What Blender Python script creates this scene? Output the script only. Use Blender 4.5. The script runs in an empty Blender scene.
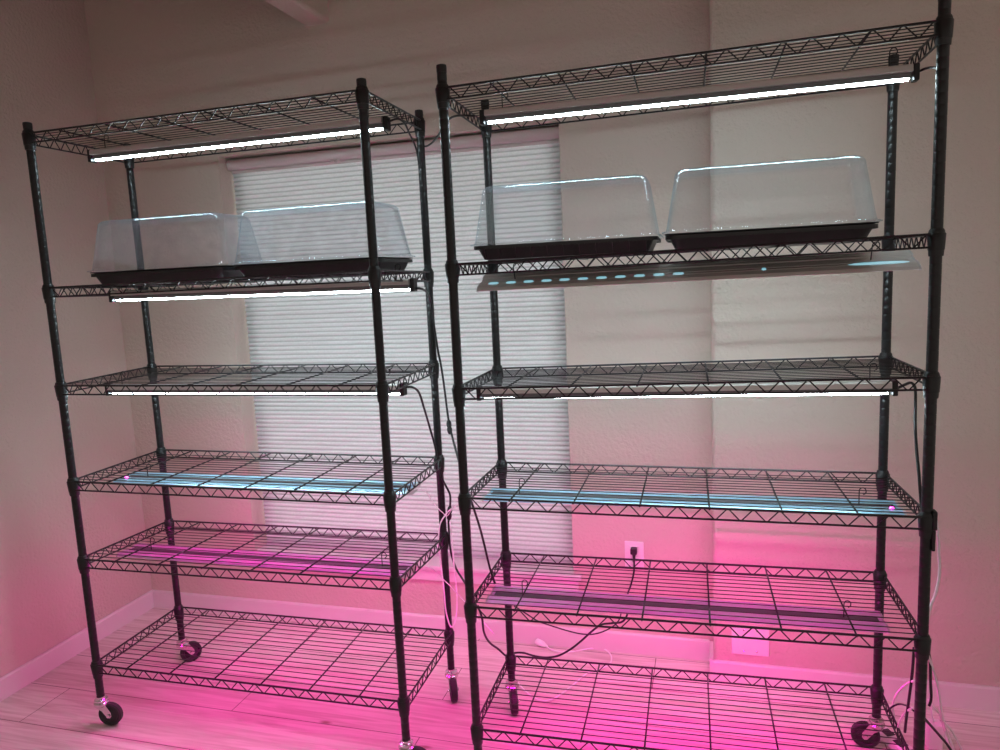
import bpy, bmesh, math, random
from mathutils import Vector, Matrix
random.seed(7)
PI = math.pi
sc = bpy.context.scene
C = sc.collection

# ---------------------------------------------------------------- camera
cam_data = bpy.data.cameras.new('camera')
cam_data.sensor_fit = 'HORIZONTAL'
cam_data.sensor_width = 36.0
cam_data.lens = 0.72472 * 36.0
cam_data.clip_start = 0.05
cam = bpy.data.objects.new('camera', cam_data)
C.objects.link(cam)
# columns: right, forward, up of the camera in the room
R_ = ((0.9615912, -0.2743992, 0.0068859),
      (0.2706998, 0.9521822, 0.1416711),
      (-0.0454310, -0.1343657, 0.9898898))
m4 = Matrix(((R_[0][0], R_[0][2], -R_[0][1], 2.1199),
             (R_[1][0], R_[1][2], -R_[1][1], -1.9442),
             (R_[2][0], R_[2][2], -R_[2][1], 1.55),
             (0, 0, 0, 1)))
cam.matrix_world = m4
sc.camera = cam

# ---------------------------------------------------------------- world, daylight, exposure
world = bpy.data.worlds.new('world')
sc.world = world
world.use_nodes = True
bg = world.node_tree.nodes['Background']
bg.inputs[0].default_value = (1.0, 0.88, 0.80, 1)
bg.inputs[1].default_value = 0.36
sc.view_settings.view_transform = 'Standard'
sc.view_settings.look = 'None'
sc.view_settings.exposure = 0.0
sc.view_settings.gamma = 1.0
sc.view_settings.use_curve_mapping = False
sc.cycles.use_denoising = True
sc.cycles.max_bounces = 12
sc.cycles.transparent_max_bounces = 24
sc.cycles.sample_clamp_indirect = 6.0

# daylight standing outside the window, behind the shade
day = bpy.data.lights.new('daylight', 'AREA')
day.shape = 'RECTANGLE'; day.size = 2.6; day.size_y = 3.0
day.energy = 50.0; day.color = (0.93, 1.0, 1.0)
day_o = bpy.data.objects.new('daylight', day)
day_o.location = (0.83, 1.60, 1.15); day_o.rotation_euler = (-PI/2, 0, 0)
C.objects.link(day_o)

WHITE_LED = 70.0      # strength of the cool white tubes
PINK_LED = 45.0      # strength of the pink tubes
WHITE_COL = (0.72, 0.93, 1.0)
PINK_COL = (1.0, 0.0, 0.46)

# ---------------------------------------------------------------- materials
SHADE_PITCH = (2.126 - 0.324 - 0.060 - 0.012) / 86
def mat(name):
    m = bpy.data.materials.new(name); m.use_nodes = True
    return m, m.node_tree, m.node_tree.nodes['Principled BSDF']

def basic(name, col, rough=0.5, metal=0.0, noise=0.06, scale=30, bump=0.0, coat=0.0):
    m, nt, b = mat(name)
    tc = nt.nodes.new('ShaderNodeTexCoord')
    n = nt.nodes.new('ShaderNodeTexNoise'); n.inputs['Scale'].default_value = scale
    nt.links.new(tc.outputs['Object'], n.inputs['Vector'])
    mx = nt.nodes.new('ShaderNodeMix'); mx.data_type = 'RGBA'
    mx.inputs['A'].default_value = (*[c*(1-noise) for c in col], 1)
    mx.inputs['B'].default_value = (*[min(1, c*(1+noise)) for c in col], 1)
    nt.links.new(n.outputs['Fac'], mx.inputs['Factor'])
    nt.links.new(mx.outputs['Result'], b.inputs['Base Color'])
    b.inputs['Roughness'].default_value = rough
    b.inputs['Metallic'].default_value = metal
    b.inputs['Coat Weight'].default_value = coat
    if bump:
        bp = nt.nodes.new('ShaderNodeBump'); bp.inputs['Strength'].default_value = bump
        bp.inputs['Distance'].default_value = 0.002
        nt.links.new(n.outputs['Fac'], bp.inputs['Height'])
        nt.links.new(bp.outputs['Normal'], b.inputs['Normal'])
    return m

def wall_paint():
    m, nt, b = mat('orange_peel_paint')
    tc = nt.nodes.new('ShaderNodeTexCoord')
    n = nt.nodes.new('ShaderNodeTexNoise'); n.inputs['Scale'].default_value = 75; n.inputs['Detail'].default_value = 3
    n2 = nt.nodes.new('ShaderNodeTexNoise'); n2.inputs['Scale'].default_value = 2.2
    nt.links.new(tc.outputs['Object'], n.inputs['Vector']); nt.links.new(tc.outputs['Object'], n2.inputs['Vector'])
    mx = nt.nodes.new('ShaderNodeMix'); mx.data_type = 'RGBA'
    mx.inputs['A'].default_value = (0.58, 0.500, 0.425, 1); mx.inputs['B'].default_value = (0.62, 0.535, 0.455, 1)
    nt.links.new(n2.outputs['Fac'], mx.inputs['Factor']); nt.links.new(mx.outputs['Result'], b.inputs['Base Color'])
    b.inputs['Roughness'].default_value = 0.62
    bp = nt.nodes.new('ShaderNodeBump'); bp.inputs['Strength'].default_value = 0.9; bp.inputs['Distance'].default_value = 0.006
    nt.links.new(n.outputs['Fac'], bp.inputs['Height']); nt.links.new(bp.outputs['Normal'], b.inputs['Normal'])
    return m

def plank_floor():
    m, nt, b = mat('washed_plank_floor')
    N = nt.nodes.new; L = nt.links.new
    tc = N('ShaderNodeTexCoord')
    mp = N('ShaderNodeMapping'); mp.inputs['Location'].default_value = (0.335, -0.17, 0)
    L(tc.outputs['Object'], mp.inputs['Vector'])
    br = N('ShaderNodeTexBrick')
    br.inputs['Scale'].default_value = 1.0
    br.inputs['Brick Width'].default_value = 1.5; br.inputs['Row Height'].default_value = 0.225
    br.inputs['Mortar Size'].default_value = 0.0016; br.inputs['Mortar Smooth'].default_value = 0.1
    br.offset = 0.5; br.offset_frequency = 2
    br.inputs['Color1'].default_value = (0.70, 0.65, 0.59, 1); br.inputs['Color2'].default_value = (0.78, 0.73, 0.67, 1)
    br.inputs['Mortar'].default_value = (0.16, 0.12, 0.10, 1)
    L(mp.outputs['Vector'], br.inputs['Vector'])
    mp2 = N('ShaderNodeMapping'); mp2.inputs['Scale'].default_value = (1.4, 22, 1)
    L(tc.outputs['Object'], mp2.inputs['Vector'])
    ns = N('ShaderNodeTexNoise'); ns.inputs['Scale'].default_value = 1.6; ns.inputs['Detail'].default_value = 7
    ns.inputs['Distortion'].default_value = 1.4
    L(mp2.outputs['Vector'], ns.inputs['Vector'])
    rp = N('ShaderNodeValToRGB')
    rp.color_ramp.elements[0].position = 0.32; rp.color_ramp.elements[0].color = (0.74, 0.69, 0.66, 1)
    rp.color_ramp.elements[1].position = 0.62; rp.color_ramp.elements[1].color = (1, 1, 1, 1)
    L(ns.outputs['Fac'], rp.inputs['Fac'])
    # knots
    mp3 = N('ShaderNodeMapping'); mp3.inputs['Scale'].default_value = (1.6, 4.2, 1)
    L(tc.outputs['Object'], mp3.inputs['Vector'])
    vo = N('ShaderNodeTexVoronoi'); vo.inputs['Scale'].default_value = 1.5
    L(mp3.outputs['Vector'], vo.inputs['Vector'])
    rk = N('ShaderNodeValToRGB')
    rk.color_ramp.elements[0].position = 0.025; rk.color_ramp.elements[0].color = (0.45, 0.33, 0.27, 1)
    rk.color_ramp.elements[1].position = 0.075; rk.color_ramp.elements[1].color = (1, 1, 1, 1)
    L(vo.outputs['Distance'], rk.inputs['Fac'])
    m1 = N('ShaderNodeMix'); m1.data_type = 'RGBA'; m1.blend_type = 'MULTIPLY'; m1.inputs['Factor'].default_value = 1
    L(br.outputs['Color'], m1.inputs['A']); L(rp.outputs['Color'], m1.inputs['B'])
    m2 = N('ShaderNodeMix'); m2.data_type = 'RGBA'; m2.blend_type = 'MULTIPLY'; m2.inputs['Factor'].default_value = 1
    L(m1.outputs['Result'], m2.inputs['A']); L(rk.outputs['Color'], m2.inputs['B'])
    L(m2.outputs['Result'], b.inputs['Base Color'])
    b.inputs['Roughness'].default_value = 0.42
    bp = N('ShaderNodeBump'); bp.inputs['Strength'].default_value = 0.25; bp.inputs['Distance'].default_value = 0.001
    L(ns.outputs['Fac'], bp.inputs['Height']); L(bp.outputs['Normal'], b.inputs['Normal'])
    return m

def shade_fabric():
    m, nt, b = mat('translucent_shade_fabric')
    N = nt.nodes.new; L = nt.links.new
    tc = N('ShaderNodeTexCoord')
    ns = N('ShaderNodeTexNoise'); ns.inputs['Scale'].default_value = 160; ns.inputs['Detail'].default_value = 2
    L(tc.outputs['Object'], ns.inputs['Vector'])
    rp = N('ShaderNodeValToRGB')
    rp.color_ramp.elements[0].position = 0.3; rp.color_ramp.elements[0].color = (0.76, 0.76, 0.76, 1)
    rp.color_ramp.elements[1].position = 0.7; rp.color_ramp.elements[1].color = (0.84, 0.84, 0.84, 1)
    L(ns.outputs['Fac'], rp.inputs['Fac'])
    # woven seams between the cells
    sx = N('ShaderNodeSeparateXYZ'); L(tc.outputs['Object'], sx.inputs[0])
    sub = N('ShaderNodeMath'); sub.operation = 'SUBTRACT'; sub.inputs[1].default_value = 0.012; L(sx.outputs['Z'], sub.inputs[0])
    dv = N('ShaderNodeMath'); dv.operation = 'DIVIDE'; dv.inputs[1].default_value = SHADE_PITCH; L(sub.outputs[0], dv.inputs[0])
    fr = N('ShaderNodeMath'); fr.operation = 'PINGPONG'; fr.inputs[1].default_value = 0.5; L(dv.outputs[0], fr.inputs[0])
    r2 = N('ShaderNodeMapRange'); r2.inputs['From Min'].default_value = 0.04; r2.inputs['From Max'].default_value = 0.24
    r2.inputs['To Min'].default_value = 0.72; r2.inputs['To Max'].default_value = 1.0
    L(fr.outputs[0], r2.inputs['Value'])
    vm = N('ShaderNodeVectorMath'); vm.operation = 'SCALE'; L(rp.outputs['Color'], vm.inputs[0]); L(r2.outputs['Result'], vm.inputs['Scale'])
    tr = N('ShaderNodeBsdfTranslucent'); df = N('ShaderNodeBsdfDiffuse')
    L(vm.outputs[0], tr.inputs['Color']); L(vm.outputs[0], df.inputs['Color'])
    ms = N('ShaderNodeMixShader'); ms.inputs[0].default_value = 0.5
    L(df.outputs[0], ms.inputs[1]); L(tr.outputs[0], ms.inputs[2])
    L(ms.outputs[0], nt.nodes['Material Output'].inputs['Surface'])
    return m

def clear_plastic(name, lo, hi):
    m, nt, b = mat(name)
    N = nt.nodes.new; L = nt.links.new
    tc = N('ShaderNodeTexCoord')
    ns = N('ShaderNodeTexNoise'); ns.inputs['Scale'].default_value = 26; ns.inputs['Detail'].default_value = 5
    L(tc.outputs['Object'], ns.inputs['Vector'])
    rp = N('ShaderNodeMapRange'); rp.inputs['From Min'].default_value = 0.35; rp.inputs['From Max'].default_value = 0.75
    rp.inputs['To Min'].default_value = lo; rp.inputs['To Max'].default_value = hi
    L(ns.outputs['Fac'], rp.inputs['Value'])
    t = N('ShaderNodeBsdfTransparent'); t.inputs[0].default_value = (0.985, 0.988, 0.992, 1)
    d = N('ShaderNodeBsdfDiffuse'); d.inputs[0].default_value = (0.72, 0.74, 0.84, 1)
    dt = N('ShaderNodeBsdfTranslucent'); dt.inputs[0].default_value = (0.72, 0.74, 0.84, 1)
    g = N('ShaderNodeBsdfGlossy'); g.inputs['Roughness'].default_value = 0.12; g.inputs['Color'].default_value = (0.75, 0.92, 1, 1)
    dd = N('ShaderNodeMixShader'); dd.inputs[0].default_value = 0.5
    L(d.outputs[0], dd.inputs[1]); L(dt.outputs[0], dd.inputs[2])
    a = N('ShaderNodeMixShader'); L(rp.outputs['Result'], a.inputs[0]); L(t.outputs[0], a.inputs[1]); L(dd.outputs[0], a.inputs[2])
    fr = N('ShaderNodeLayerWeight'); fr.inputs['Blend'].default_value = 0.32
    mr = N('ShaderNodeMapRange'); mr.inputs['To Min'].default_value = 0.05; mr.inputs['To Max'].default_value = 0.62
    L(fr.outputs['Facing'], mr.inputs['Value'])
    pw = N('ShaderNodeMath'); pw.operation = 'POWER'; pw.inputs[1].default_value = 1.6
    L(mr.outputs['Result'], pw.inputs[0])
    z = N('ShaderNodeMixShader'); L(pw.outputs[0], z.inputs[0]); L(a.outputs[0], z.inputs[1]); L(g.outputs[0], z.inputs[2])
    L(z.outputs[0], nt.nodes['Material Output'].inputs['Surface'])
    return m

def glow(name, col, strength):
    m, nt, b = mat(name)
    b.inputs['Base Color'].default_value = (0.8, 0.8, 0.8, 1)
    b.inputs['Roughness'].default_value = 0.3
    b.inputs['Emission Color'].default_value = (*col, 1)
    b.inputs['Emission Strength'].default_value = strength
    return m

M = dict(
    wall=wall_paint(), floor=plank_floor(), shade=shade_fabric(), dome=clear_plastic('clear_dome_plastic', 0.004, 0.014), hazy=clear_plastic('hazy_dome_plastic', 0.025, 0.075),
    trim=basic('white_trim_paint', (0.72, 0.68, 0.66), 0.4, noise=0.03, scale=12),
    vinyl=basic('white_window_vinyl', (0.75, 0.75, 0.74), 0.35, noise=0.02),
    plate=basic('white_outlet_plastic', (0.80, 0.78, 0.77), 0.3, noise=0.02),
    valance=basic('cream_valance_plastic', (0.60, 0.52, 0.50), 0.4, noise=0.03, scale=8),
    black=basic('black_epoxy_metal', (0.007, 0.007, 0.008), 0.34, noise=0.3, scale=60),
    collar=basic('black_collar_plastic', (0.012, 0.012, 0.013), 0.42, noise=0.2, scale=60),
    tray=basic('black_tray_plastic', (0.020, 0.021, 0.023), 0.38, noise=0.2, scale=40),
    rubber=basic('black_rubber', (0.022, 0.020, 0.022), 0.6, noise=0.2, scale=60),
    cord=basic('black_cord_rubber', (0.015, 0.014, 0.016), 0.45, noise=0.2, scale=60),
    wcord=basic('white_cord_vinyl', (0.88, 0.86, 0.86), 0.4, noise=0.03, scale=40),
    chrome=basic('zinc_plated_steel', (0.72, 0.70, 0.70), 0.22, metal=1.0, noise=0.05, scale=30),
    alu=basic('brushed_aluminium', (0.74, 0.75, 0.76), 0.2, metal=1.0, noise=0.04, scale=14),
    mirror=basic('polished_aluminium', (0.84, 0.87, 0.88), 0.09, metal=1.0, noise=0.03, scale=9),
    wing=basic('satin_reflector_blue_cast', (0.42, 0.70, 0.88), 0.3, metal=0.45, noise=0.03, scale=9),  # blue cast of the cool white tubes tinted into the reflector colour
    pale=basic('satin_pale_reflector', (0.86, 0.62, 0.90), 0.3, metal=0.45, noise=0.03, scale=9),
    housing=basic('satin_grey_housing', (0.74, 0.71, 0.68), 0.35, metal=0.35, noise=0.03, scale=9),
    glint=glow('blue_glow_spot', (0.22, 0.62, 0.75), 0.7),
    grey=basic('grey_channel', (0.16, 0.17, 0.17), 0.35, noise=0.1),
    end_leak=glow('pink_tube_leak', (1.0, 0.03, 0.6), 6.0),
    pink_d=glow('pink_led_tube_low', PINK_COL, PINK_LED * 0.6),
    spine=basic('dark_spine', (0.09, 0.09, 0.10), 0.4, noise=0.1),
    dark=basic('dark_channel', (0.03, 0.03, 0.035), 0.4, noise=0.1),
    clearcap=basic('frosted_end_plastic', (0.62, 0.60, 0.60), 0.35, noise=0.05),
    white_led=glow('white_led_tube', WHITE_COL, WHITE_LED),
    dim_led=glow('dim_white_led_tube', WHITE_COL, WHITE_LED*0.3),
    pink_a=glow('pink_led_tube_bright', PINK_COL, PINK_LED * 2.8),
    pink_b=glow('pink_led_tube', PINK_COL, PINK_LED * 0.9),
    pink_c=glow('pink_led_tube_soft', PINK_COL, PINK_LED * 1.7),
)

# ---------------------------------------------------------------- helpers
def obj(name, bm, material, parent=None, smooth=False):
    me = bpy.data.meshes.new(name)
    bmesh.ops.recalc_face_normals(bm, faces=bm.faces)
    bm.to_mesh(me); bm.free()
    me.materials.append(material)
    if smooth:
        for p in me.polygons: p.use_smooth = True
    o = bpy.data.objects.new(name, me); C.objects.link(o)
    if parent: o.parent = parent
    return o

def struct(name, bm, material, smooth=False):
    o = obj(name, bm, material, None, smooth); o['kind'] = 'structure'
    return o

def thing(name, label, cat, loc=(0, 0, 0), rz=0.0, group=None):
    o = bpy.data.objects.new(name, None); C.objects.link(o)
    o.empty_display_size = 0.05
    o.location = loc; o.rotation_euler = (0, 0, rz)
    o['label'] = label; o['category'] = cat
    if group: o['group'] = group
    return o

def tag(o, label, cat, group=None):
    o['label'] = label; o['category'] = cat
    if group: o['group'] = group
    return o

def box(bm, a, b, bevel=0.0, seg=2):
    r = bmesh.ops.create_cube(bm, size=1.0)
    vs = r['verts']
    for v in vs:
        v.co = Vector((a[i] + (v.co[i] + 0.5) * (b[i] - a[i]) for i in range(3)))
    if bevel:
        es = list({e for v in vs for e in v.link_edges})
        bmesh.ops.bevel(bm, geom=es, offset=bevel, segments=seg, affect='EDGES', profile=0.5)

def tube(bm, pts, r, sides=6, cap=True, rs=None):
    """swept round bar through the points"""
    pts = [Vector(p) for p in pts]
    n = len(pts); rings = []
    t0 = (pts[1] - pts[0]).normalized()
    up = Vector((0, 0, 1)) if abs(t0.z) < 0.9 else Vector((0, 1, 0))
    u = t0.cross(up).normalized()
    for i, p in enumerate(pts):
        if i == 0: t = pts[1] - pts[0]
        elif i == n - 1: t = pts[-1] - pts[-2]
        else: t = (pts[i+1] - p).normalized() + (p - pts[i-1]).normalized()
        t.normalize()
        u = (u - t * u.dot(t))
        if u.length < 1e-6: u = t.orthogonal()
        u.normalize(); w = t.cross(u)
        k = 1.0
        if 0 < i < n - 1:
            c = (p - pts[i-1]).normalized().dot(t)
            k = 1.0 / max(0.6, c)
        rr = rs[i] if rs else r
        rings.append([bm.verts.new(p + (u * math.cos(a) + w * math.sin(a)) * rr * (k if False else 1))
                      for a in [2 * PI * j / sides for j in range(sides)]])
    for a, b in zip(rings, rings[1:]):
        for j in range(sides):
            bm.faces.new((a[j], a[(j+1) % sides], b[(j+1) % sides], b[j]))
    if cap:
        bm.faces.new(rings[0][::-1]); bm.faces.new(rings[-1])

def lathe(bm, prof, sides=16, center=(0, 0, 0), axis='Z'):
    rings = []
    for r, z in prof:
        ring = []
        for j in range(sides):
            a = 2 * PI * j / sides
            p = (r * math.cos(a), r * math.sin(a), z)
            if axis == 'X': p = (z, p[0], p[1])
            if axis == 'Y': p = (p[0], z, p[1])
            ring.append(bm.verts.new(Vector(p) + Vector(center)))
        rings.append(ring)
    for a, b in zip(rings, rings[1:]):
        for j in range(sides):
            bm.faces.new((a[j], a[(j+1) % sides], b[(j+1) % sides], b[j]))
    bm.faces.new(rings[0][::-1]); bm.faces.new(rings[-1])

def prism(bm, prof, x0, x1, closed=True):
    """profile (y, z) swept along x"""
    A = [bm.verts.new((x0, y, z)) for y, z in prof]
    B = [bm.verts.new((x1, y, z)) for y, z in prof]
    n = len(prof)
    for i in range(n if closed else n - 1):
        j = (i + 1) % n
        bm.faces.new((A[i], A[j], B[j], B[i]))
    if closed:
        bm.faces.new(A[::-1]); bm.faces.new(B)

def spline(pts, k=5):
    pts = [Vector(p) for p in pts]
    out = []
    for i in range(len(pts) - 1):
        p0 = pts[max(i-1, 0)]; p1 = pts[i]; p2 = pts[i+1]; p3 = pts[min(i+2, len(pts)-1)]
        for j in range(k):
            t = j / k
            out.append(0.5 * ((2*p1) + (-p0 + p2)*t + (2*p0 - 5*p1 + 4*p2 - p3)*t*t + (-p0 + 3*p1 - 3*p2 + p3)*t**3))
    out.append(pts[-1])
    return out

# ---------------------------------------------------------------- the room
LX, BY, FY, SX = -0.547, 0.875, 0.725, 2.137      # left wall, recessed back wall, jutting wall face, its corner
TOP = 3.25
WX0, WX1, WZ0, WZ1 = 0.070, 1.585, 0.324, 2.126    # window opening

bm = bmesh.new(); box(bm, (-0.75, -4.2, -0.05), (4.6, 1.1, 0.0)); struct('floor', bm, M['floor'])
bm = bmesh.new(); box(bm, (-0.75, -4.2, TOP), (4.6, 1.1, TOP + 0.1)); struct('ceiling', bm, M['wall'])
bm = bmesh.new(); box(bm, (LX - 0.15, -4.0, 0), (LX, BY + 0.15, TOP)); struct('wall_left', bm, M['wall'])
bm = bmesh.new()
box(bm, (LX, BY, 0), (WX0, BY + 0.15, TOP)); box(bm, (WX1, BY, 0), (SX + 0.02, BY + 0.15, TOP))
box(bm, (WX0, BY, 0), (WX1, BY + 0.15, WZ0 - 0.022)); box(bm, (WX0, BY, WZ1), (WX1, BY + 0.15, TOP))
struct('wall_back', bm, M['wall'])
bm = bmesh.new()          # jutting part of the back wall with a rounded corner
prof = [(SX + 0.02 - 0.02 * math.cos(a), FY + 0.02 - 0.02 * math.sin(a)) for a in [PI/2 * k / 6 for k in range(7)]]
prof = [(SX, BY + 0.15)] + prof + [(4.6, FY), (4.6, BY + 0.15)]
A = [bm.verts.new((x, y, 0)) for x, y in prof]; B = [bm.verts.new((x, y, TOP)) for x, y in prof]
for i in range(len(prof)):
    j = (i + 1) % len(prof); bm.faces.new((A[i], A[j], B[j], B[i]))
bm.faces.new(A[::-1]); bm.faces.new(B)
struct('wall_right', bm, M['wall'])
# soffit beam under the ceiling, rounded lower edges
bm = bmesh.new()
r = 0.018; bx0, bx1, bz = 0.548, 0.655, 2.602
pr = [(bx0, TOP)] + [(bx0 + 0.004 , bz + 0.004)] + [(bx0 + 0.006, bz)]
pr += [(bx1 - r + r * math.sin(a), bz + r - r * math.cos(a)) for a in [PI/2 * k / 5 for k in range(6)]] + [(bx1, TOP)]
A = [bm.verts.new((x, -3.9, z)) for x, z in pr]; B = [bm.verts.new((x, BY, z)) for x, z in pr]
for i in range(len(pr)):
    j = (i + 1) % len(pr); bm.faces.new((A[i], A[j], B[j], B[i]))
bm.faces.new(A[::-1]); bm.faces.new(B)
struct('trim_1', bm, M['wall'])

BH, BT = 0.085, 0.014
def board(name, prof_pts, x0, x1, y, along='x'):
    bm = bmesh.new()
    p = [(0, 0), (-BT, 0), (-BT, BH - 0.006), (-BT + 0.005, BH), (0, BH)]
    if along == 'x':
        prism(bm, [(y + a, z) for a, z in p], x0, x1)
    else:
        A = [bm.verts.new((y - a, x0, z)) for a, z in p]; B = [bm.verts.new((y - a, x1, z)) for a, z in p]
        for i in range(5):
            j = (i + 1) % 5; bm.faces.new((A[i], A[j], B[j], B[i]))
        bm.faces.new(A[::-1]); bm.faces.new(B)
    return struct(name, bm, M['trim'])
board('baseboard_left', None, -4.0, BY, LX, 'y')
board('baseboard_back', None, LX + BT, SX - 0.014, BY)
board('baseboard_right', None, SX - 0.004, 4.6, FY)
bm = bmesh.new(); box(bm, (SX - BT, FY - 0.004, 0), (SX, BY - BT, BH)); struct('baseboard_corner', bm, M['trim'])

# window: vinyl frame and glass deep in the opening, then the sill board
bm = bmesh.new(); f0, f1 = BY + 0.125, BY + 0.15
box(bm, (WX0, f0, WZ0), (WX0 + 0.05, f1, WZ1)); box(bm, (WX1 - 0.05, f0, WZ0), (WX1, f1, WZ1))
box(bm, (WX0 + 0.05, f0, WZ0), (WX1 - 0.05, f1, WZ0 + 0.05)); box(bm, (WX0 + 0.05, f0, WZ1 - 0.05), (WX1 - 0.05, f1, WZ1))
win = struct('window_1', bm, M['vinyl'])
gl, nt, b = mat('window_glass')
b.inputs['Transmission Weight'].default_value = 1.0; b.inputs['Roughness'].default_value = 0.0; b.inputs['IOR'].default_value = 1.45
tn = nt.nodes.new('ShaderNodeBsdfTransparent'); gn = nt.nodes.new('ShaderNodeBsdfGlossy'); gn.inputs['Roughness'].default_value = 0.02
mn = nt.nodes.new('ShaderNodeMixShader'); mn.inputs[0].default_value = 0.06
nt.links.new(tn.outputs[0], mn.inputs[1]); nt.links.new(gn.outputs[0], mn.inputs[2])
nt.links.new(mn.outputs[0], nt.nodes['Material Output'].inputs['Surface'])
bm = bmesh.new(); box(bm, (WX0 + 0.05, f0 + 0.010, WZ0 + 0.05), (WX1 - 0.05, f0 + 0.014, WZ1 - 0.05))
gp = obj('pane', bm, gl, win)
bm = bmesh.new()
box(bm, (WX0 - 0.035, BY - 0.030, WZ0 - 0.022), (WX1 + 0.035, BY - 0.0005, WZ0), 0.005); box(bm, (WX0, BY - 0.006, WZ0 - 0.022), (WX1, BY + 0.15, WZ0 - 0.0004))
box(bm, (WX0 - 0.02, BY - 0.014, WZ0 - 0.075), (WX1 + 0.02, BY, WZ0 - 0.022), 0.003)
struct('trim_2', bm, M['trim'])

# cellular shade
SYs = 0.965
sh = thing('cellular_shade', 'closed white honeycomb pleated shade filling the window opening, lit by daylight behind it', 'window shade', (0.5 * (WX0 + WX1), SYs, WZ0))
def local(o): return o.location
bm = bmesh.new()
prof = []; z = 0.012; top = WZ1 - WZ0 - 0.060; pitch = 0.0200; front = []; back = []
n = 86
for k in range(n + 1):
    zz = z + (top - z) * k / n; d = (top - z) / n
    front += [(0.0, zz)]
    if k < n:
        front += [(-0.0080, zz + d * 0.42), (-0.0080, zz + d * 0.60)]
hw = 0.5 * (WX1 - WX0) - 0.009
A = [bm.verts.new((-hw, y, zz)) for y, zz in front]; B = [bm.verts.new((hw, y, zz)) for y, zz in front]
for i in range(len(front) - 1):
    bm.faces.new((A[i], A[i+1], B[i+1], B[i]))
fab = obj('pleated_fabric', bm, M['shade'], sh)
md = fab.modifiers.new('thickness', 'SOLIDIFY'); md.thickness = 0.0006
bm = bmesh.new(); box(bm, (-hw, -0.010, 0.001), (hw, 0.010, 0.014), 0.003); obj('bottom_rail', bm, M['shade'], sh)
bm = bmesh.new()
H = WZ1 - WZ0
pr = [(0.030, H - 0.008), (0.030, H - 0.052)] + \
     [(-0.028 - 0.016 * math.sin(a), H - 0.030 - 0.022 * math.cos(a)) for a in [PI * k / 8 for k in range(9)]]
prism(bm, pr, -hw - 0.003, hw + 0.003); hr = obj('head_rail', bm, M['valance'], sh)
bm = bmesh.new(); box(bm, (-hw, -0.014, H - 0.066), (hw, 0.010, H - 0.0525), 0.003); obj('top_rail', bm, M['valance'], sh)
bm = bmesh.new()
for dx in (-0.012, 0.012):
    box(bm, (-0.22 + dx - 0.006, -0.040, H - 0.062), (-0.22 + dx + 0.006, -0.024, H - 0.052), 0.002)
obj('rail_clip', bm, M['valance'], sh)

# electrical plates
def screw(bm, x, z, y):
    lathe(bm, [(0.003, 0), (0.003, -0.0012), (0.002, -0.0018)], 8, (x, y, z), 'Y')
out = thing('wall_outlet', 'white duplex outlet low on the wall right of the window, black plug in it', 'outlet', (1.835, BY, 0.360))
bm = bmesh.new(); box(bm, (-0.038, -0.006, 0), (0.038, 0, 0.116), 0.003, 3); obj('cover_plate', bm, M['plate'], out)
for zz in (0.034, 0.082):
    bm = bmesh.new(); box(bm, (-0.017, -0.009, zz - 0.014), (0.017, -0.006, zz + 0.014), 0.004, 3); rc = obj('receptacle', bm, M['plate'], out)
    bm = bmesh.new()
    box(bm, (-0.0075, -0.0096, zz - 0.002), (-0.0055, -0.009, zz + 0.008)); box(bm, (0.0055, -0.0096, zz - 0.001), (0.0075, -0.009, zz + 0.007))
    box(bm, (-0.002, -0.0096, zz - 0.010), (0.002, -0.009, zz - 0.006)); obj('slots', bm, M['dark'], rc)
bp = thing('blank_wall_plate', 'blank white double wide plate low on the jutting wall, just above the baseboard', 'wall plate', (2.268, FY, 0.117))
bm = bmesh.new(); box(bm, (-0.066, -0.006, 0), (0.066, 0, 0.112), 0.003, 3); obj('cover_plate', bm, M['plate'], bp)
for dx in (-0.023, 0.023):
    for zz in (0.015, 0.097):
        bm = bmesh.new(); screw(bm, dx, zz, -0.006); obj('screw', bm, M['chrome'], bp)

# ---------------------------------------------------------------- wire racks
W, D = 1.195, 0.427
POST_Z0, POST_Z1 = 0.106, 2.112
LT = [(0.0020, -0.0018), (0.0015, -0.0037), (-0.001, 0.0041), (-0.0010, 0.0018), (0.0048, -0.0064), (0.004, 0.0047)]
RT = [(0.0095, -0.0021), (0.0065, 0.0020), (0.0112, -0.0008), (-0.0040, -0.0060), (0.0012, -0.0049), (0.0035, -0.0042)]
ZL = [2.0629, 1.5619, 1.2371, 0.8985, 0.6144, 0.2290]
ZR = [2.0451, 1.5808, 1.2358, 0.8975, 0.5734, 0.1881]

def post_bm():
    bm = bmesh.new(); prof = []; z = POST_Z0; R = 0.0132
    prof.append((R, z))
    z += 0.012
    while z < POST_Z1 - 0.03:
        prof += [(R, z), (R - 0.0004, z + 0.0010), (R - 0.0004, z + 0.0020), (R, z + 0.003)]
        z += 0.0254
    prof += [(R, POST_Z1 - 0.002), (R - 0.002, POST_Z1)]
    lathe(bm, prof, 14); return bm
def cap_bm():
    bm = bmesh.new(); lathe(bm, [(0.0138, POST_Z1 - 0.016), (0.0142, POST_Z1 - 0.002), (0.0134, POST_Z1 + 0.003), (0.008, POST_Z1 + 0.005)], 14); return bm
def collar_bm():
    bm = bmesh.new()
    lathe(bm, [(0.0158, -0.034), (0.0163, -0.028), (0.0168, -0.010), (0.0174, -0.008), (0.0176, 0.020), (0.0166, 0.025), (0.0142, 0.029)], 16)
    return bm

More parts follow.
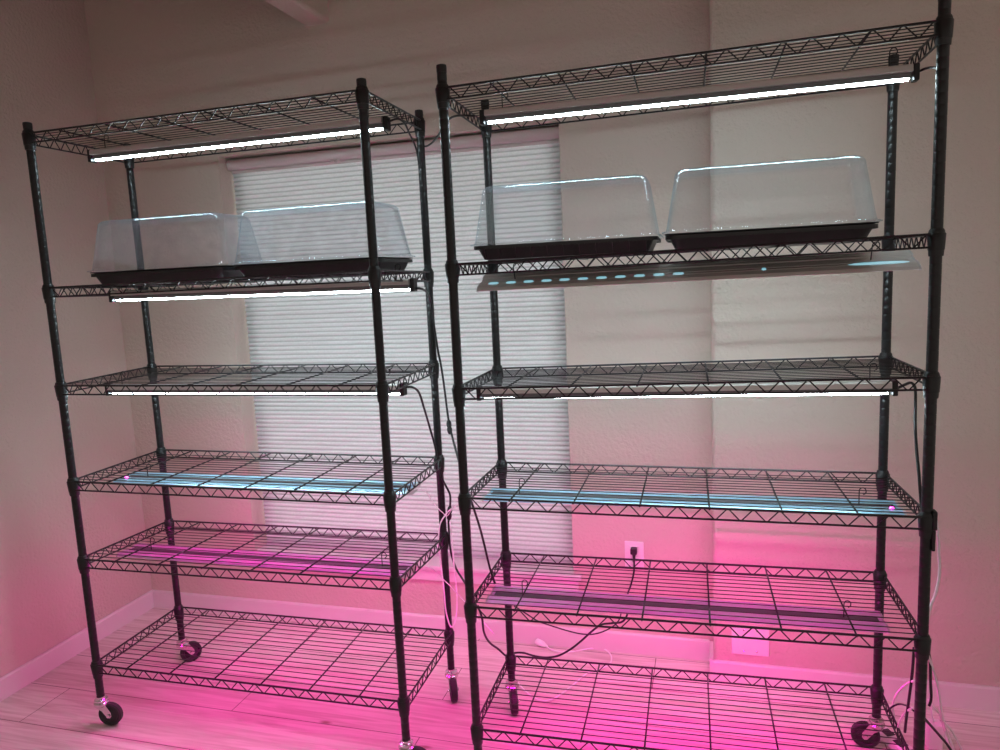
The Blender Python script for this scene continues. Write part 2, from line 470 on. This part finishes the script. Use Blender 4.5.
TOPW, BOTW, OS = 0.017, -0.013, 0.009
def zigzag(p, q, n, z0, z1):
    pts = []
    for k in range(2 * n + 1):
        t = k / (2 * n); x = p[0] + (q[0] - p[0]) * t; y = p[1] + (q[1] - p[1]) * t
        z = z1 if k % 2 else z0
        for s in (-0.03, 0.03):
            tt = t + s / n
            if 0 <= tt <= 1: pts.append((p[0] + (q[0] - p[0]) * tt, p[1] + (q[1] - p[1]) * tt, z))
    return pts
def shelf_frame_bm():
    bm = bmesh.new(); e = 0.012
    xs = (-W/2 - OS, W/2 + OS); ys = (-D/2 - OS, D/2 + OS)
    for y in ys:
        for z, r in ((TOPW, 0.0033), (BOTW, 0.0028)):
            tube(bm, [(xs[0] + e, y, z), (xs[1] - e, y, z)], r, 6)
        tube(bm, zigzag((xs[0] + 0.030, y), (xs[1] - 0.030, y), 18, TOPW, BOTW), 0.0020, 5)
    for x in xs:
        for z, r in ((TOPW, 0.0033), (BOTW, 0.0028)):
            tube(bm, [(x, ys[0] + e, z), (x, ys[1] - e, z)], r, 6)
        tube(bm, zigzag((x, ys[0] + 0.028), (x, ys[1] - 0.028), 9, TOPW, BOTW), 0.0020, 5)
    # welded tapered sleeves at the four corners
    for x in (-W/2, W/2):
        for y in (-D/2, D/2):
            lathe(bm, [(0.0178, -0.020), (0.0202, 0.017), (0.0180, 0.020)], 14, (x, y, 0))
    return bm
def deck_bm():
    bm = bmesh.new(); n = 13
    for k in range(n):
        y = -D/2 + 0.022 + 0.0287 * k
        tube(bm, [(-W/2 - OS, y, TOPW + 0.0005), (W/2 + OS, y, TOPW + 0.0005)], 0.0015, 5)
    return bm
def cross_bm():
    bm = bmesh.new(); tube(bm, [(0, -D/2 - OS, TOPW - 0.0035), (0, D/2 + OS, TOPW - 0.0035)], 0.0026, 6); return bm

CZ = 0.106     # caster: top of the stem plate
def caster_bms():
    f = bmesh.new()                                    # fork: swivel head, two cheeks, axle
    lathe(f, [(0.021, -0.030), (0.0255, -0.024), (0.0255, -0.017), (0.021, -0.013), (0.0225, -0.009), (0.0225, -0.004), (0.015, 0.0), (0.015, 0.006)], 18)
    for s in (-1, 1):
        y0, y1 = sorted((s * 0.0125, s * 0.0150))
        pr = [(-0.018, -0.026), (0.022, -0.022), (0.040, -0.052), (0.0405, -0.066), (0.034, -0.073), (0.025, -0.071), (0.006, -0.045), (-0.015, -0.032)]
        A = [f.verts.new((x, y0, z)) for x, z in pr]; B = [f.verts.new((x, y1, z)) for x, z in pr]
        for i in range(len(pr)):
            j = (i + 1) % len(pr); f.faces.new((A[i], A[j], B[j], B[i]))
        f.faces.new(A[::-1]); f.faces.new(B)
    lathe(f, [(0.0035, -0.019), (0.0065, -0.019), (0.0065, -0.016), (0.0035, -0.016), (0.0035, 0.016), (0.0065, 0.016), (0.0065, 0.019), (0.0035, 0.019)], 10, (0.030, 0, -0.0635), 'Y')
    w = bmesh.new(); R = 0.0425
    lathe(w, [(0.012, -0.011), (0.028, -0.0075), (0.031, -0.011), (R - 0.004, -0.0115), (R, -0.007), (R, 0.007), (R - 0.004, 0.0115), (0.031, 0.011), (0.028, 0.0075), (0.012, 0.011)], 28, (0.030, 0, -0.0635), 'Y')
    return f, w

PM = obj('post', post_bm(), M['black'], None, True); CAPM = obj('post_cap', cap_bm(), M['collar'], None, True)
COL = obj('shelf_collar', collar_bm(), M['collar'], None, True)
SHF = obj('shelf', shelf_frame_bm(), M['black'], None, True)
DCK = obj('deck_wires', deck_bm(), M['black'], None, True); CRS = obj('cross_wire', cross_bm(), M['black'], None, True)
fb, wb = caster_bms()
FRK = obj('caster', fb, M['chrome']); WHL = obj('wheel', wb, M['rubber'], None, False)
for o in (PM, COL, CAPM, SHF):
    try:
        mod = o.modifiers.new('edges', 'EDGE_SPLIT'); mod.split_angle = math.radians(50)
    except Exception: pass
protos = [PM, CAPM, COL, SHF, DCK, CRS, FRK, WHL]
def cp(src, parent, loc=(0, 0, 0), rot=(0, 0, 0)):
    o = src.copy(); C.objects.link(o); o.parent = parent; o.location = loc; o.rotation_euler = rot
    return o

def rack(label, loc, rz, zs, tilts, wheels, tall=1.0):
    root = thing('wire_rack', label, 'shelving rack', loc, rz, 'black wire racks on casters')
    for i, (x, y) in enumerate(((0, 0), (W, 0), (W, D), (0, D))):
        sx = 1 if x else -1; sy = 1 if y else -1
        p = cp(PM, root, (x, y, 0))
        k_ = tall if i == 1 else 1.0
        p.scale = (1, 1, k_)
        cp(CAPM, p)
        for z, (ax, ay) in zip(zs, tilts):
            cp(COL, p, (0, 0, (z + ax * sx + ay * sy) / k_))
        k = cp(FRK, root, (x, y, CZ), (0, 0, wheels[i]))
        k['label'] = 'zinc plated swivel caster'
        w = cp(WHL, k); w['label'] = 'black rubber caster wheel'
    for z, (ax, ay) in zip(zs, tilts):
        s = cp(SHF, root, (W/2, D/2, z), (math.atan(2 * ay / D), -math.atan(2 * ax / W), 0))
        cp(DCK, s)
        for j in range(6):
            cp(CRS, s, (-0.4625 + 0.1815 * j, 0, 0))
    return root
rack('black wire rack on casters by the left wall, its lower tiers washed pale pink', (0, 0, 0), 0.0, ZL, LT,
     [math.radians(a) for a in (12, 10, -62, 55)])
rack('black wire rack on casters at the right, its lower tiers in strong magenta light', (1.4446, -0.0291, 0), 0.01943, ZR, RT,
     [math.radians(a) for a in (-40, 20, 172, -68)], 1.011)

# ---------------------------------------------------------------- grow lights
def hook_bm():
    bm = bmesh.new()
    pts = [(0, 0, -0.004), (0, 0, 0.030)]
    pts += [(0.009 - 0.009 * math.cos(a), 0, 0.036 + 0.010 * math.sin(a)) for a in [PI * 1.45 * k / 8 for k in range(9)]]
    tube(bm, pts, 0.0016, 6); return bm

def light_a(label, x0, x1, y, z, led, tilt=0.0, group='slim grow lights with black end caps', rz=0.0, zr=0.0):
    """slim fixture; z = centre of the tube"""
    Ln = x1 - x0
    t = thing('grow_light', label, 'grow light', (0.5 * (x0 + x1), y, z - 0.002), rz, group)
    t.rotation_euler = (tilt, math.atan(-zr / Ln), rz)
    h = Ln / 2
    bm = bmesh.new()
    prism(bm, [(-0.017, 0.034), (0.017, 0.034), (0.021, 0.030), (0.023, 0.0165), (-0.023, 0.0165), (-0.021, 0.030)], -h + 0.010, h - 0.010)
    obj('reflector', bm, M['housing'], t)
    bm = bmesh.new()
    pr = [(0.0095 * math.cos(a), 0.0062 + 0.0095 * math.sin(a)) for a in [PI * k / 8 for k in range(9)]]
    pr = [(0.0085, 0.0030), (0.0105, 0.0164), (-0.0105, 0.0164), (-0.0085, 0.0030)]
    prism(bm, pr, -h + 0.012, h - 0.012); obj('channel', bm, M['grey'], t)
    bm = bmesh.new()
    pr = [(0.0068 * math.cos(a), 0.0028 - 0.0062 * math.sin(a)) for a in [PI * k / 8 for k in range(9)]]
    prism(bm, pr, -h + 0.016, h - 0.016); lt = obj('led_tube', bm, led, t, False)
    for s in (-1, 1):
        bm = bmesh.new(); box(bm, (s * h - 0.007, -0.016, -0.006), (s * h + 0.007, 0.016, 0.036), 0.003)
        obj('end_cap', bm, M['collar'], t)
        bm = hook_bm(); hk = obj('hook', bm, M['black'], t); hk.location = (s * (h - 0.06), 0, 0.036)
    return t

def light_b(label, x0, x1, y, z, led, tilt=0.0, rz=0.0, zr=0.0, spine=None, body=None):
    """wide winged fixture; z = underside"""
    Ln = x1 - x0; h = Ln / 2
    t = thing('winged_grow_light', label, 'grow light', (0.5 * (x0 + x1), y, z), rz, 'wide grow lights with pale ends')
    t.rotation_euler = (tilt, math.atan(-zr / Ln), rz)
    bm = bmesh.new(); w = 0.0015
    half = [(0.016, 0.0125), (0.020, 0.0175), (0.034, 0.0180), (0.0355, 0.0165), (0.037, 0.0180), (0.056, 0.0160), (0.0645, 0.0100)]
    up = [(-y_, z_) for y_, z_ in half[::-1]] + half
    lo = [(0.0635, 0.0085), (0.055, 0.0135), (-0.055, 0.0135), (-0.0635, 0.0085)]
    lo = [(0.0635, 0.0085), (0.055, 0.0135), (0.018, 0.0105), (-0.018, 0.0105), (-0.055, 0.0135), (-0.0635, 0.0085)]
    prism(bm, up + lo, -h, h); obj('reflector', bm, spine or body or M['wing'], t)
    bm = bmesh.new(); box(bm, (-h + 0.01, -0.0155, 0.0128), (h - 0.01, 0.0155, 0.0165), 0.001); obj('spine', bm, spine or M['spine'], t)
    bm = bmesh.new(); box(bm, (-h + 0.012, -0.013, 0.001), (h - 0.012, 0.013, 0.0103), 0.002); obj('channel', bm, M['dark'], t)
    bm = bmesh.new()
    pr = [(0.0110 * math.cos(a), 0.0006 - 0.0085 * math.sin(a)) for a in [PI * k / 8 for k in range(9)]]
    prism(bm, pr, -h + 0.016, h - 0.016); obj('led_tube', bm, led, t)
    for s in (-1, 1):
        bm = bmesh.new()
        A_ = up + [(0.062, 0.006), (0.02, -0.007), (-0.02, -0.007), (-0.062, 0.006)]
        a, b = sorted((s * h, s * (h + 0.006))); prism(bm, A_, a, b)
        obj('end_cap', bm, M['clearcap'], t)
        bm = hook_bm(); hk = obj('hook', bm, M['black'], t); hk.location = (s * (h - 0.10), 0, 0.020)
    return t

L1 = light_a('lit cool white grow light hanging under the top shelf of the left rack', 0.050, 1.176, 0.200, 2.020, M['white_led'])
L2 = light_a('lit white grow light seen edge-on below the left rack shelf that holds the domes', 0.070, 1.232, 0.200, 1.527, M['white_led'], zr=-0.006)
L3 = light_a('grow light with black caps under the third shelf from the top of the left rack', 0.000, 1.172, 0.205, 1.190, M['white_led'])
L4 = light_b('pale-ended pink grow light under the fourth shelf of the left rack, top gleaming pale blue', 0.008, 1.172, 0.226, 0.853, M['pink_b'])
L5 = light_b('pink grow light just under the second lowest shelf of the left rack, top glowing magenta', -0.004, 1.148, 0.215, 0.571, M['pink_c'], body=M['pale'])
rz = 0.01943
R1 = light_a('brightest cool white grow light hanging under the top shelf of the right rack', 1.492, 2.634, 0.190, 2.001, M['white_led'], rz=rz)
R2 = light_b('pale grow light tilted forward under the dome shelf of the right rack', 1.470, 2.640, 0.190, 1.530, M['dim_led'], tilt=math.radians(22), rz=rz, zr=0.010, spine=M['housing'])
for i in range(13):  # row of blue glints added as small glowing ovals along the front wing
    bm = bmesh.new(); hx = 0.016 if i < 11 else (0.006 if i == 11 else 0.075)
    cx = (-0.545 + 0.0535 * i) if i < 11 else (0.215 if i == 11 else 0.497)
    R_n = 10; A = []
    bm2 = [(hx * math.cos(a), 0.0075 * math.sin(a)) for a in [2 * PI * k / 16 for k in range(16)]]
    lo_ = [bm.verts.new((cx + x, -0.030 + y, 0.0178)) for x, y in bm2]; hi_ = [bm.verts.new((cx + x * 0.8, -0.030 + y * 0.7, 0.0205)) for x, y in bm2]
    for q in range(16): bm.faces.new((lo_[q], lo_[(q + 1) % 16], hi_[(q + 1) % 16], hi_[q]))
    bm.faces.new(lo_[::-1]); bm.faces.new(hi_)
    o = obj('glow_spot', bm, M['glint'], R2); o['label'] = 'small glowing blue spot'
R3 = light_a('lit grow light under the third shelf from the top of the right rack', 1.440, 2.606, 0.190, 1.186, M['white_led'], rz=rz, zr=0.012)
R4 = light_b('pale-ended pink light under the fourth shelf of the right rack, top gleaming blue', 1.450, 2.628, 0.204, 0.854, M['pink_d'], rz=rz)
R5 = light_b('bright pink grow light just under the second lowest shelf of the right rack', 1.452, 2.590, 0.178, 0.530, M['pink_a'], rz=rz, body=M['pale'])

for lamp, sx in ((L4, -0.552), (R4, 0.565)):            # added glowing bump for the pink tube light leaking at one end
    bm = bmesh.new(); lathe(bm, [(0.006, 0.0175), (0.006, 0.0200), (0.004, 0.0225), (0.0015, 0.0235)], 12, (sx, -0.030, 0))
    o = obj('tube_leak', bm, M['end_leak'], lamp); o['label'] = 'small glowing bump for pink tube light leaking at the lamp end'

# ---------------------------------------------------------------- seed trays and humidity domes
def rr(w, d, r, n=5):
    pts = []
    for cx, cy, a0 in ((w/2 - r, d/2 - r, 0), (-w/2 + r, d/2 - r, PI/2), (-w/2 + r, -d/2 + r, PI), (w/2 - r, -d/2 + r, 1.5 * PI)):
        for k in range(n + 1):
            a = a0 + PI/2 * k / n; pts.append((cx + r * math.cos(a), cy + r * math.sin(a)))
    return pts
def loft(bm, rings, close_top=False, close_bottom=False):
    R = [[bm.verts.new((x, y, z)) for x, y in pts] for pts, z in rings]
    n = len(R[0])
    for a, b in zip(R, R[1:]):
        for j in range(n): bm.faces.new((a[j], a[(j+1) % n], b[(j+1) % n], b[j]))
    if close_bottom: bm.faces.new(R[0][::-1])
    if close_top: bm.faces.new(R[-1])
def tray(label, loc, rz, ribs, h=0.040, w=0.530, d=0.272, rail=False, group='black seed trays on the second shelf of each rack'):
    t = thing('seed_tray', label, 'seed tray', loc, rz, group)
    bm = bmesh.new()
    loft(bm, [(rr(w - 0.055, d - 0.050, 0.018), 0.0), (rr(w - 0.052, d - 0.047, 0.020), 0.002), (rr(w - 0.022, d - 0.020, 0.024), h - 0.007),
              (rr(w - 0.004, d - 0.004, 0.028), h - 0.006), (rr(w - 0.002, d - 0.002, 0.028), h - 0.010), (rr(w, d, 0.029), h - 0.010), (rr(w, d, 0.029), h),
              (rr(w - 0.024, d - 0.022, 0.024), h), (rr(w - 0.054, d - 0.050, 0.018), 0.004)], True, True)
    obj('tray_body', bm, M['tray'], t)
    bm = bmesh.new()
    if ribs:
        for k in range(ribs + 1):                       # ribs between the cell cups
            x = -w/2 + 0.034 + (w - 0.068) * k / ribs
            for s in (-1, 1):
                ytop = s * (d/2 - 0.009); ybot = s * (d/2 - 0.0245)
                y0, y1 = ytop, ybot
                v = [bm.verts.new(p) for p in ((x - .0025, y0 + s*.003, h - .010), (x + .0025, y0 + s*.003, h - .010), (x + .0025, y1 + s*.003, .002), (x - .0025, y1 + s*.003, .002),
                                               (x - .0025, y0 - s*.004, h - .010), (x + .0025, y0 - s*.004, h - .010), (x + .0025, y1 - s*.002, .002), (x - .0025, y1 - s*.002, .002))]
                for q in ((0,1,2,3), (4,5,6,7), (0,1,5,4), (2,3,7,6), (0,3,7,4), (1,2,6,5)): bm.faces.new([v[i] for i in q])
        obj('cell_ribs', bm, M['tray'], t)
    else:
        loft(bm, [(rr(w - 0.030, d - 0.028, 0.024), h - 0.002), (rr(w - 0.008, d - 0.008, 0.027), h + 0.0035), (rr(w + 0.002, d + 0.002, 0.028), h + 0.003),
                  (rr(w + 0.002, d + 0.002, 0.028), h + 0.0055), (rr(w - 0.060, d - 0.056, 0.02), h + 0.0055), (rr(w - 0.062, d - 0.058, 0.02), h - 0.002)], False, False)
        obj('insert_rim', bm, M['tray'], t)
    return t
def dome(label, loc, rz, w=0.540, d=0.276, h=0.172, ins=0.031, group='clear humidity domes', mt='dome'):
    t = thing('humidity_dome', label, 'plant dome', loc, rz, group)
    bm = bmesh.new(); rc = 0.034
    rings = [(rr(w + 0.008, d + 0.008, 0.030), 0.0), (rr(w + 0.008, d + 0.008, 0.030), 0.004), (rr(w - 0.012, d - 0.012, 0.028), 0.006), (rr(w - 0.016, d - 0.016, 0.028), 0.012)]
    for k in range(1, 6):
        f = k / 6; rings.append((rr(w - 0.016 - 2 * (ins - 0.008) * f, d - 0.016 - 2 * (ins - 0.012) * f, 0.030), 0.012 + (h - 0.012 - rc * 0.6) * f))
    w1, d1 = w - 0.016 - 2 * (ins - 0.008), d - 0.016 - 2 * (ins - 0.012)
    for k in range(0, 7):
        a = PI/2 * k / 6; i = 0.026 * (1 - math.cos(a))
        rings.append((rr(w1 - 2 * i, d1 - 2 * i, max(0.030 - i * 0.6, 0.010)), h - rc * 0.6 + rc * 0.6 * math.sin(a)))
    loft(bm, rings, True, False)
    # recessed vent pads pressed into the roof are separate discs below
    body = obj('dome_shell', bm, M[mt], t, True)
    md = body.modifiers.new('thickness', 'SOLIDIFY'); md.thickness = 0.0009
    for s in (-1, 1):
        bm = bmesh.new(); lathe(bm, [(0.021, 0.0), (0.021, 0.003), (0.017, 0.0045), (0.004, 0.0045)], 20, (s * 0.13, 0, h + 0.0005))
        obj('vent_disc', bm, M['dome'], t, False)
    return t
dkL = 1.5619 + TOPW + 0.003; dkR = 1.5808 + TOPW + 0.003
tray('black seed tray under the leftmost clear dome', (0.352, 0.215, dkL), 0.01, 0)
dome('leftmost clear plastic dome, in front of the bare wall left of the window', (0.352, 0.215, dkL + 0.047), 0.01, mt='hazy')
tray('black seed tray under the second dome from the left, before the window shade', (0.912, 0.225, dkL - 0.001), -0.02, 0)
dome('hazy clear dome before the window shade, on the left rack beside its front right post', (0.912, 0.225, dkL + 0.046), -0.02, mt='hazy')
tray('black seed tray with ribbed cell walls under the left dome of the right rack', (1.726, 0.235, dkR + 0.000), rz, 10)
dome('clear dome half in front of the window shade, over the ribbed black tray', (1.726, 0.235, dkR + 0.041), rz)
tray('smooth-sided black seed tray under the rightmost dome', (2.276, 0.235, dkR - 0.002), rz, 0)
dome('rightmost clear dome, bright blue line along its roof, before the jutting wall', (2.276, 0.235, dkR + 0.045), rz)

# ---------------------------------------------------------------- cords
CORDS = {
'c1':[(1.187,0.2,2.04),(1.206,0.22,2.048),(1.207,0.27,2.042),(1.198,0.33,2.019),(1.19,0.38,2.002),(1.189,0.405,1.977),(1.191,0.41,1.935)],
'c1b':[(1.187,0.44,2.002),(1.22,0.42,1.996),(1.29,0.3,1.987),(1.363,0.15,1.976),(1.409,0.06,1.978),(1.428,0.06,1.995),(1.429,0.12,2.015),(1.437,0.18,2.027),(1.461,0.2,2.027)],
'c3':[(1.243,0.2,1.526),(1.244,0.24,1.522),(1.221,0.34,1.507),(1.209,0.4,1.471),(1.212,0.41,1.394),(1.221,0.41,1.307),(1.229,0.41,1.254),(1.24,0.4,1.185),(1.257,0.38,1.066),(1.299,0.3,1.014),(1.367,0.15,0.992),(1.407,0.06,0.986),(1.426,0.035,0.956)],
'c4':[(1.184,0.2,1.21),(1.2,0.22,1.206),(1.199,0.27,1.179),(1.189,0.33,1.117),(1.186,0.38,1.036),(1.193,0.4,0.967),(1.199,0.405,0.908),(1.209,0.41,0.848),(1.218,0.42,0.816),(1.228,0.43,0.78),(1.226,0.43,0.739),(1.218,0.43,0.697),(1.216,0.43,0.648),(1.219,0.43,0.565),(1.235,0.43,0.505),(1.264,0.4,0.486),(1.324,0.3,0.496),(1.385,0.2,0.514)],
'w4':[(1.189,0.2,0.867),(1.194,0.24,0.86),(1.185,0.32,0.819),(1.189,0.385,0.752),(1.212,0.392,0.725),(1.227,0.39,0.715),(1.274,0.33,0.766),(1.354,0.2,0.833),(1.417,0.1,0.88)],
'w4b':[(1.245,0.398,0.743),(1.221,0.398,0.719),(1.195,0.398,0.677),(1.185,0.398,0.602),(1.19,0.398,0.527),(1.196,0.398,0.432),(1.199,0.398,0.348),(1.215,0.398,0.291),(1.236,0.398,0.328),(1.245,0.398,0.417),(1.24,0.398,0.53),(1.238,0.398,0.624),(1.234,0.398,0.69)],
'w5':[(1.172,0.2,0.603),(1.194,0.24,0.588),(1.185,0.34,0.531),(1.197,0.392,0.476),(1.239,0.35,0.472),(1.319,0.2,0.519),(1.376,0.1,0.546),(1.404,0.1,0.515),(1.422,0.12,0.48),(1.431,0.15,0.442),(1.441,0.2,0.387)],
'c6':[(1.44,0.04,0.894),(1.444,0.06,0.85),(1.444,0.1,0.786),(1.438,0.16,0.698),(1.438,0.2,0.614),(1.453,0.2,0.561)],
'c7':[(1.424,0.1,0.53),(1.429,0.12,0.481),(1.423,0.15,0.418),(1.416,0.22,0.346),(1.415,0.32,0.268),(1.416,0.42,0.187),(1.435,0.45,0.185),(1.472,0.45,0.189),(1.513,0.45,0.181),(1.561,0.45,0.181),(1.606,0.45,0.195),(1.651,0.45,0.226),(1.688,0.45,0.26),(1.721,0.45,0.294),(1.749,0.5,0.298),(1.782,0.55,0.283),(1.818,0.55,0.291),(1.837,0.55,0.319),(1.839,0.6,0.334),(1.821,0.7,0.318),(1.822,0.84,0.305),(1.834,0.85,0.356),(1.835,0.855,0.396)],
'c7b':[(1.443,0.45,0.367),(1.483,0.45,0.344),(1.53,0.45,0.317),(1.581,0.45,0.303),(1.638,0.45,0.29),(1.688,0.45,0.283),(1.735,0.45,0.288),(1.777,0.45,0.307),(1.809,0.45,0.332),(1.818,0.5,0.334),(1.813,0.6,0.32),(1.817,0.7,0.314)],
'w8':[(1.463,0.826,0.02),(1.486,0.816,0.01),(1.521,0.81,0.006),(1.57,0.815,0.006),(1.616,0.84,0.006),(1.67,0.867,0.006),(1.712,0.859,0.006),(1.741,0.808,0.006),(1.739,0.746,0.006),(1.708,0.71,0.006),(1.667,0.672,0.006),(1.638,0.609,0.006),(1.608,0.541,0.006),(1.575,0.481,0.006),(1.543,0.455,0.006),(1.499,0.466,0.006),(1.45,0.509,0.006),(1.411,0.557,0.006)],
'c9':[(2.605,0.2,1.199),(2.634,0.22,1.209),(2.656,0.24,1.212),(2.661,0.22,1.201),(2.653,0.18,1.17),(2.639,0.12,1.12),(2.634,0.08,1.063),(2.631,0.04,1.009),(2.632,0.02,0.95),(2.63,-0.01,0.908)],
'c1r':[(2.644,0.2,2.017),(2.655,0.18,2.018),(2.654,0.1,1.999),(2.651,0.04,1.981)],
'w10':[(2.67,0.04,0.906),(2.68,0.05,0.864),(2.688,0.06,0.794),(2.69,0.06,0.74),(2.681,0.05,0.698),(2.668,0.04,0.664),(2.661,0.035,0.628),(2.658,0.03,0.576)],
'w11':[(2.666,0.04,0.53),(2.684,0.06,0.479),(2.709,0.1,0.402),(2.735,0.15,0.301),(2.764,0.2,0.222),(2.775,0.2,0.193),(2.784,0.2,0.163)],
'w12':[(2.688,0.1,0.371),(2.712,0.14,0.325),(2.739,0.18,0.283),(2.757,0.2,0.227),(2.77,0.2,0.183),(2.777,0.2,0.15)],
'w13':[(2.744,0.16,0.275),(2.774,0.2,0.229),(2.792,0.2,0.195),(2.808,0.2,0.161)],
'b11':[(2.657,0.03,0.575),(2.673,0.05,0.511),(2.679,0.06,0.45),(2.685,0.07,0.394),(2.681,0.07,0.371)],
'b12':[(2.664,0.05,0.347),(2.696,0.1,0.296),(2.725,0.14,0.25),(2.751,0.16,0.213),(2.766,0.16,0.189)],
'b13':[(2.638,0.06,0.536),(2.638,0.07,0.454),(2.635,0.08,0.376),(2.635,0.1,0.305),(2.638,0.12,0.257)],
'w14':[(2.638,0.05,0.449),(2.637,0.1,0.413),(2.63,0.15,0.363),(2.63,0.2,0.308),(2.637,0.25,0.25),(2.648,0.28,0.204)],
'b15':[(2.611,0.2,0.263),(2.623,0.2,0.28),(2.641,0.2,0.291),(2.649,0.15,0.317),(2.648,0.08,0.346)],
'w16':[(2.638,0.06,0.366),(2.634,0.1,0.329),(2.632,0.14,0.282),(2.633,0.17,0.239)],
}
def cord(key, label, white=False, r=0.0033, of=None, cat='cable'):
    bm = bmesh.new(); tube(bm, spline(CORDS[key]), r, 7)
    o = obj('power_cord' if of else 'power_cable', bm, M['wcord' if white else 'cord'], None, True)
    if of:
        o.parent = of
        o.matrix_parent_inverse = (Matrix.Translation(of.location) @ of.rotation_euler.to_matrix().to_4x4()).inverted()
    else: tag(o, label, cat)
    return o
def inline(parent, a, b, mtl, r=0.0085):
    """small inline switch body on a cord between two points"""
    bm = bmesh.new(); a = Vector(a); b = Vector(b)
    n = 8; pts = [a.lerp(b, k / n) for k in range(n + 1)]
    tube(bm, pts, r, 8, True, [r * f for f in (0.42, 0.85, 1, 1, 0.8, 1, 1, 0.85, 0.42)])
    return obj('cord_switch', bm, mtl, parent, True)
cord('c1', 'black cord from the right end of the left rack top light to the back post', of=L1)
cord('c1b', 'black cord linking the two racks near their tops, sagging between their posts')
k = cord('c3', 'black cord with a switch hanging between the racks before the upper window shade', r=0.0039, of=L2)
inline(k, CORDS['c3'][8], Vector(CORDS['c3'][8]) + Vector((0.008, -0.014, -0.048)), M['cord'], 0.0095)
k = cord('c4', 'black cord from the third left rack light down past its back right post', r=0.0039, of=L3)
inline(k, CORDS['c4'][10], Vector(CORDS['c4'][11]) + Vector((0, 0, -0.012)), M['cord'], 0.0095)
cord('w4', 'thin white cord crossing between the racks level with the fourth shelves', True, 0.0017, of=L4)
cord('w4b', 'white cord hanging in a long loop around the left rack back right post', True, 0.0027)
cord('w5', 'thin white cord running from the lowest left rack light toward the right rack', True, 0.0018, of=L5)
cord('c6', 'black cord slanting down behind the front left post of the right rack', r=0.0037, of=R5)
k = cord('c7', 'long black cord sagging behind the right rack and up to the wall outlet', r=0.0037)
p = Vector(CORDS['c7'][-1])
bm = bmesh.new()
box(bm, (1.835 - 0.013, BY - 0.036, 0.430), (1.835 + 0.013, BY - 0.0098, 0.456), 0.005, 3)
tube(bm, [(1.835, BY - 0.022, 0.434), (1.835, BY - 0.022, 0.420), tuple(p)], 0.006, 8, True, [0.010, 0.006, 0.004])
obj('plug', bm, M['cord'], k)
cord('c7b', 'second black cord sagging beside the outlet cord under the second lowest right shelf', r=0.0024)
k = cord('w8', 'white cord curled loose on the floor by the back baseboard', True, 0.0034)
bm = bmesh.new(); q = CORDS['w8'][0]
tube(bm, [(q[0] - 0.040, q[1] + 0.020, 0.022), (q[0] - 0.036, q[1] + 0.018, 0.022), (q[0] - 0.012, q[1] + 0.006, 0.021), (q[0] + 0.010, q[1] - 0.004, 0.017)], 0.01, 10, True, [0.012, 0.014, 0.013, 0.004])
obj('plug', bm, M['wcord'], k)
cord('c9', 'black cord hanging from the third right rack light beside the front right post', r=0.0039, of=R3)
cord('c1r', 'short black cord from the right rack top light to the front right post', of=R1)
k = cord('w10', 'pink-lit white cord bowing out right of the tall right post', True, 0.0034)
cord('w11', 'white cord falling from the right post, leftmost of the strands right of it', True, 0.0031)
cord('w12', 'white cord crossing low in front of the right baseboard', True, 0.0029)
cord('w13', 'white cord at the bottom right corner, rightmost of the strands', True, 0.0031)
cord('b11', 'black cord pressed along the right side of the right post above the baseboard', r=0.0037)
cord('b12', 'black cord on the floor running to the bottom right behind the white power block', r=0.0037)
cord('b13', 'black cord hanging straight left of the tall right post', r=0.0038)
cord('w14', 'white cord arching left of the right post by the back caster', True, 0.0029)
cord('b15', 'short black cord arching from the back right caster to the right post', r=0.0026)
cord('w16', 'short white cord curving down to the floor power strip', True, 0.0027)
# switch box strapped to the right post
bm = bmesh.new(); box(bm, (2.6485, -0.024, 0.886), (2.659, 0.004, 0.934), 0.003)
box(bm, (2.6485, -0.022, 0.832), (2.657, 0.002, 0.8855), 0.003)
tag(obj('timer_switch', bm, M['collar']), 'black switch box strapped to the right side of the tall right post', 'switch')

# power strip on the floor behind the right rack
ps = thing('power_strip', 'pale power strip lying on the floor beside the back right caster', 'power strip', (2.694, 0.438, 0.0), math.radians(-62))
bm = bmesh.new(); box(bm, (-0.075, -0.022, 0.0), (0.225, 0.022, 0.028), 0.005, 2); obj('strip_body', bm, M['plate'], ps)
for i in range(4):
    bm = bmesh.new(); box(bm, (-0.055 + 0.055 * i, -0.015, 0.028), (-0.02 + 0.055 * i, 0.015, 0.030), 0.0008)
    obj('socket', bm, M['dark'], ps)
pb = thing('plug_block', 'white power block standing on the floor right of the right post', 'power adapter', (2.812, 0.470, 0.0), 0.1)
bm = bmesh.new(); box(bm, (-0.026, -0.02, 0.0), (0.018, 0.02, 0.085), 0.005, 3); obj('block_body', bm, M['plate'], pb)
bm = bmesh.new(); tube(bm, [(-0.004, 0, 0.083), (-0.012, 0, 0.110), (-0.022, -0.01, 0.170), (-0.030, -0.03, 0.240)], 0.003, 7, True); obj('lead', bm, M['wcord'], pb, True)

for o in protos: bpy.data.objects.remove(o, do_unlink=True)
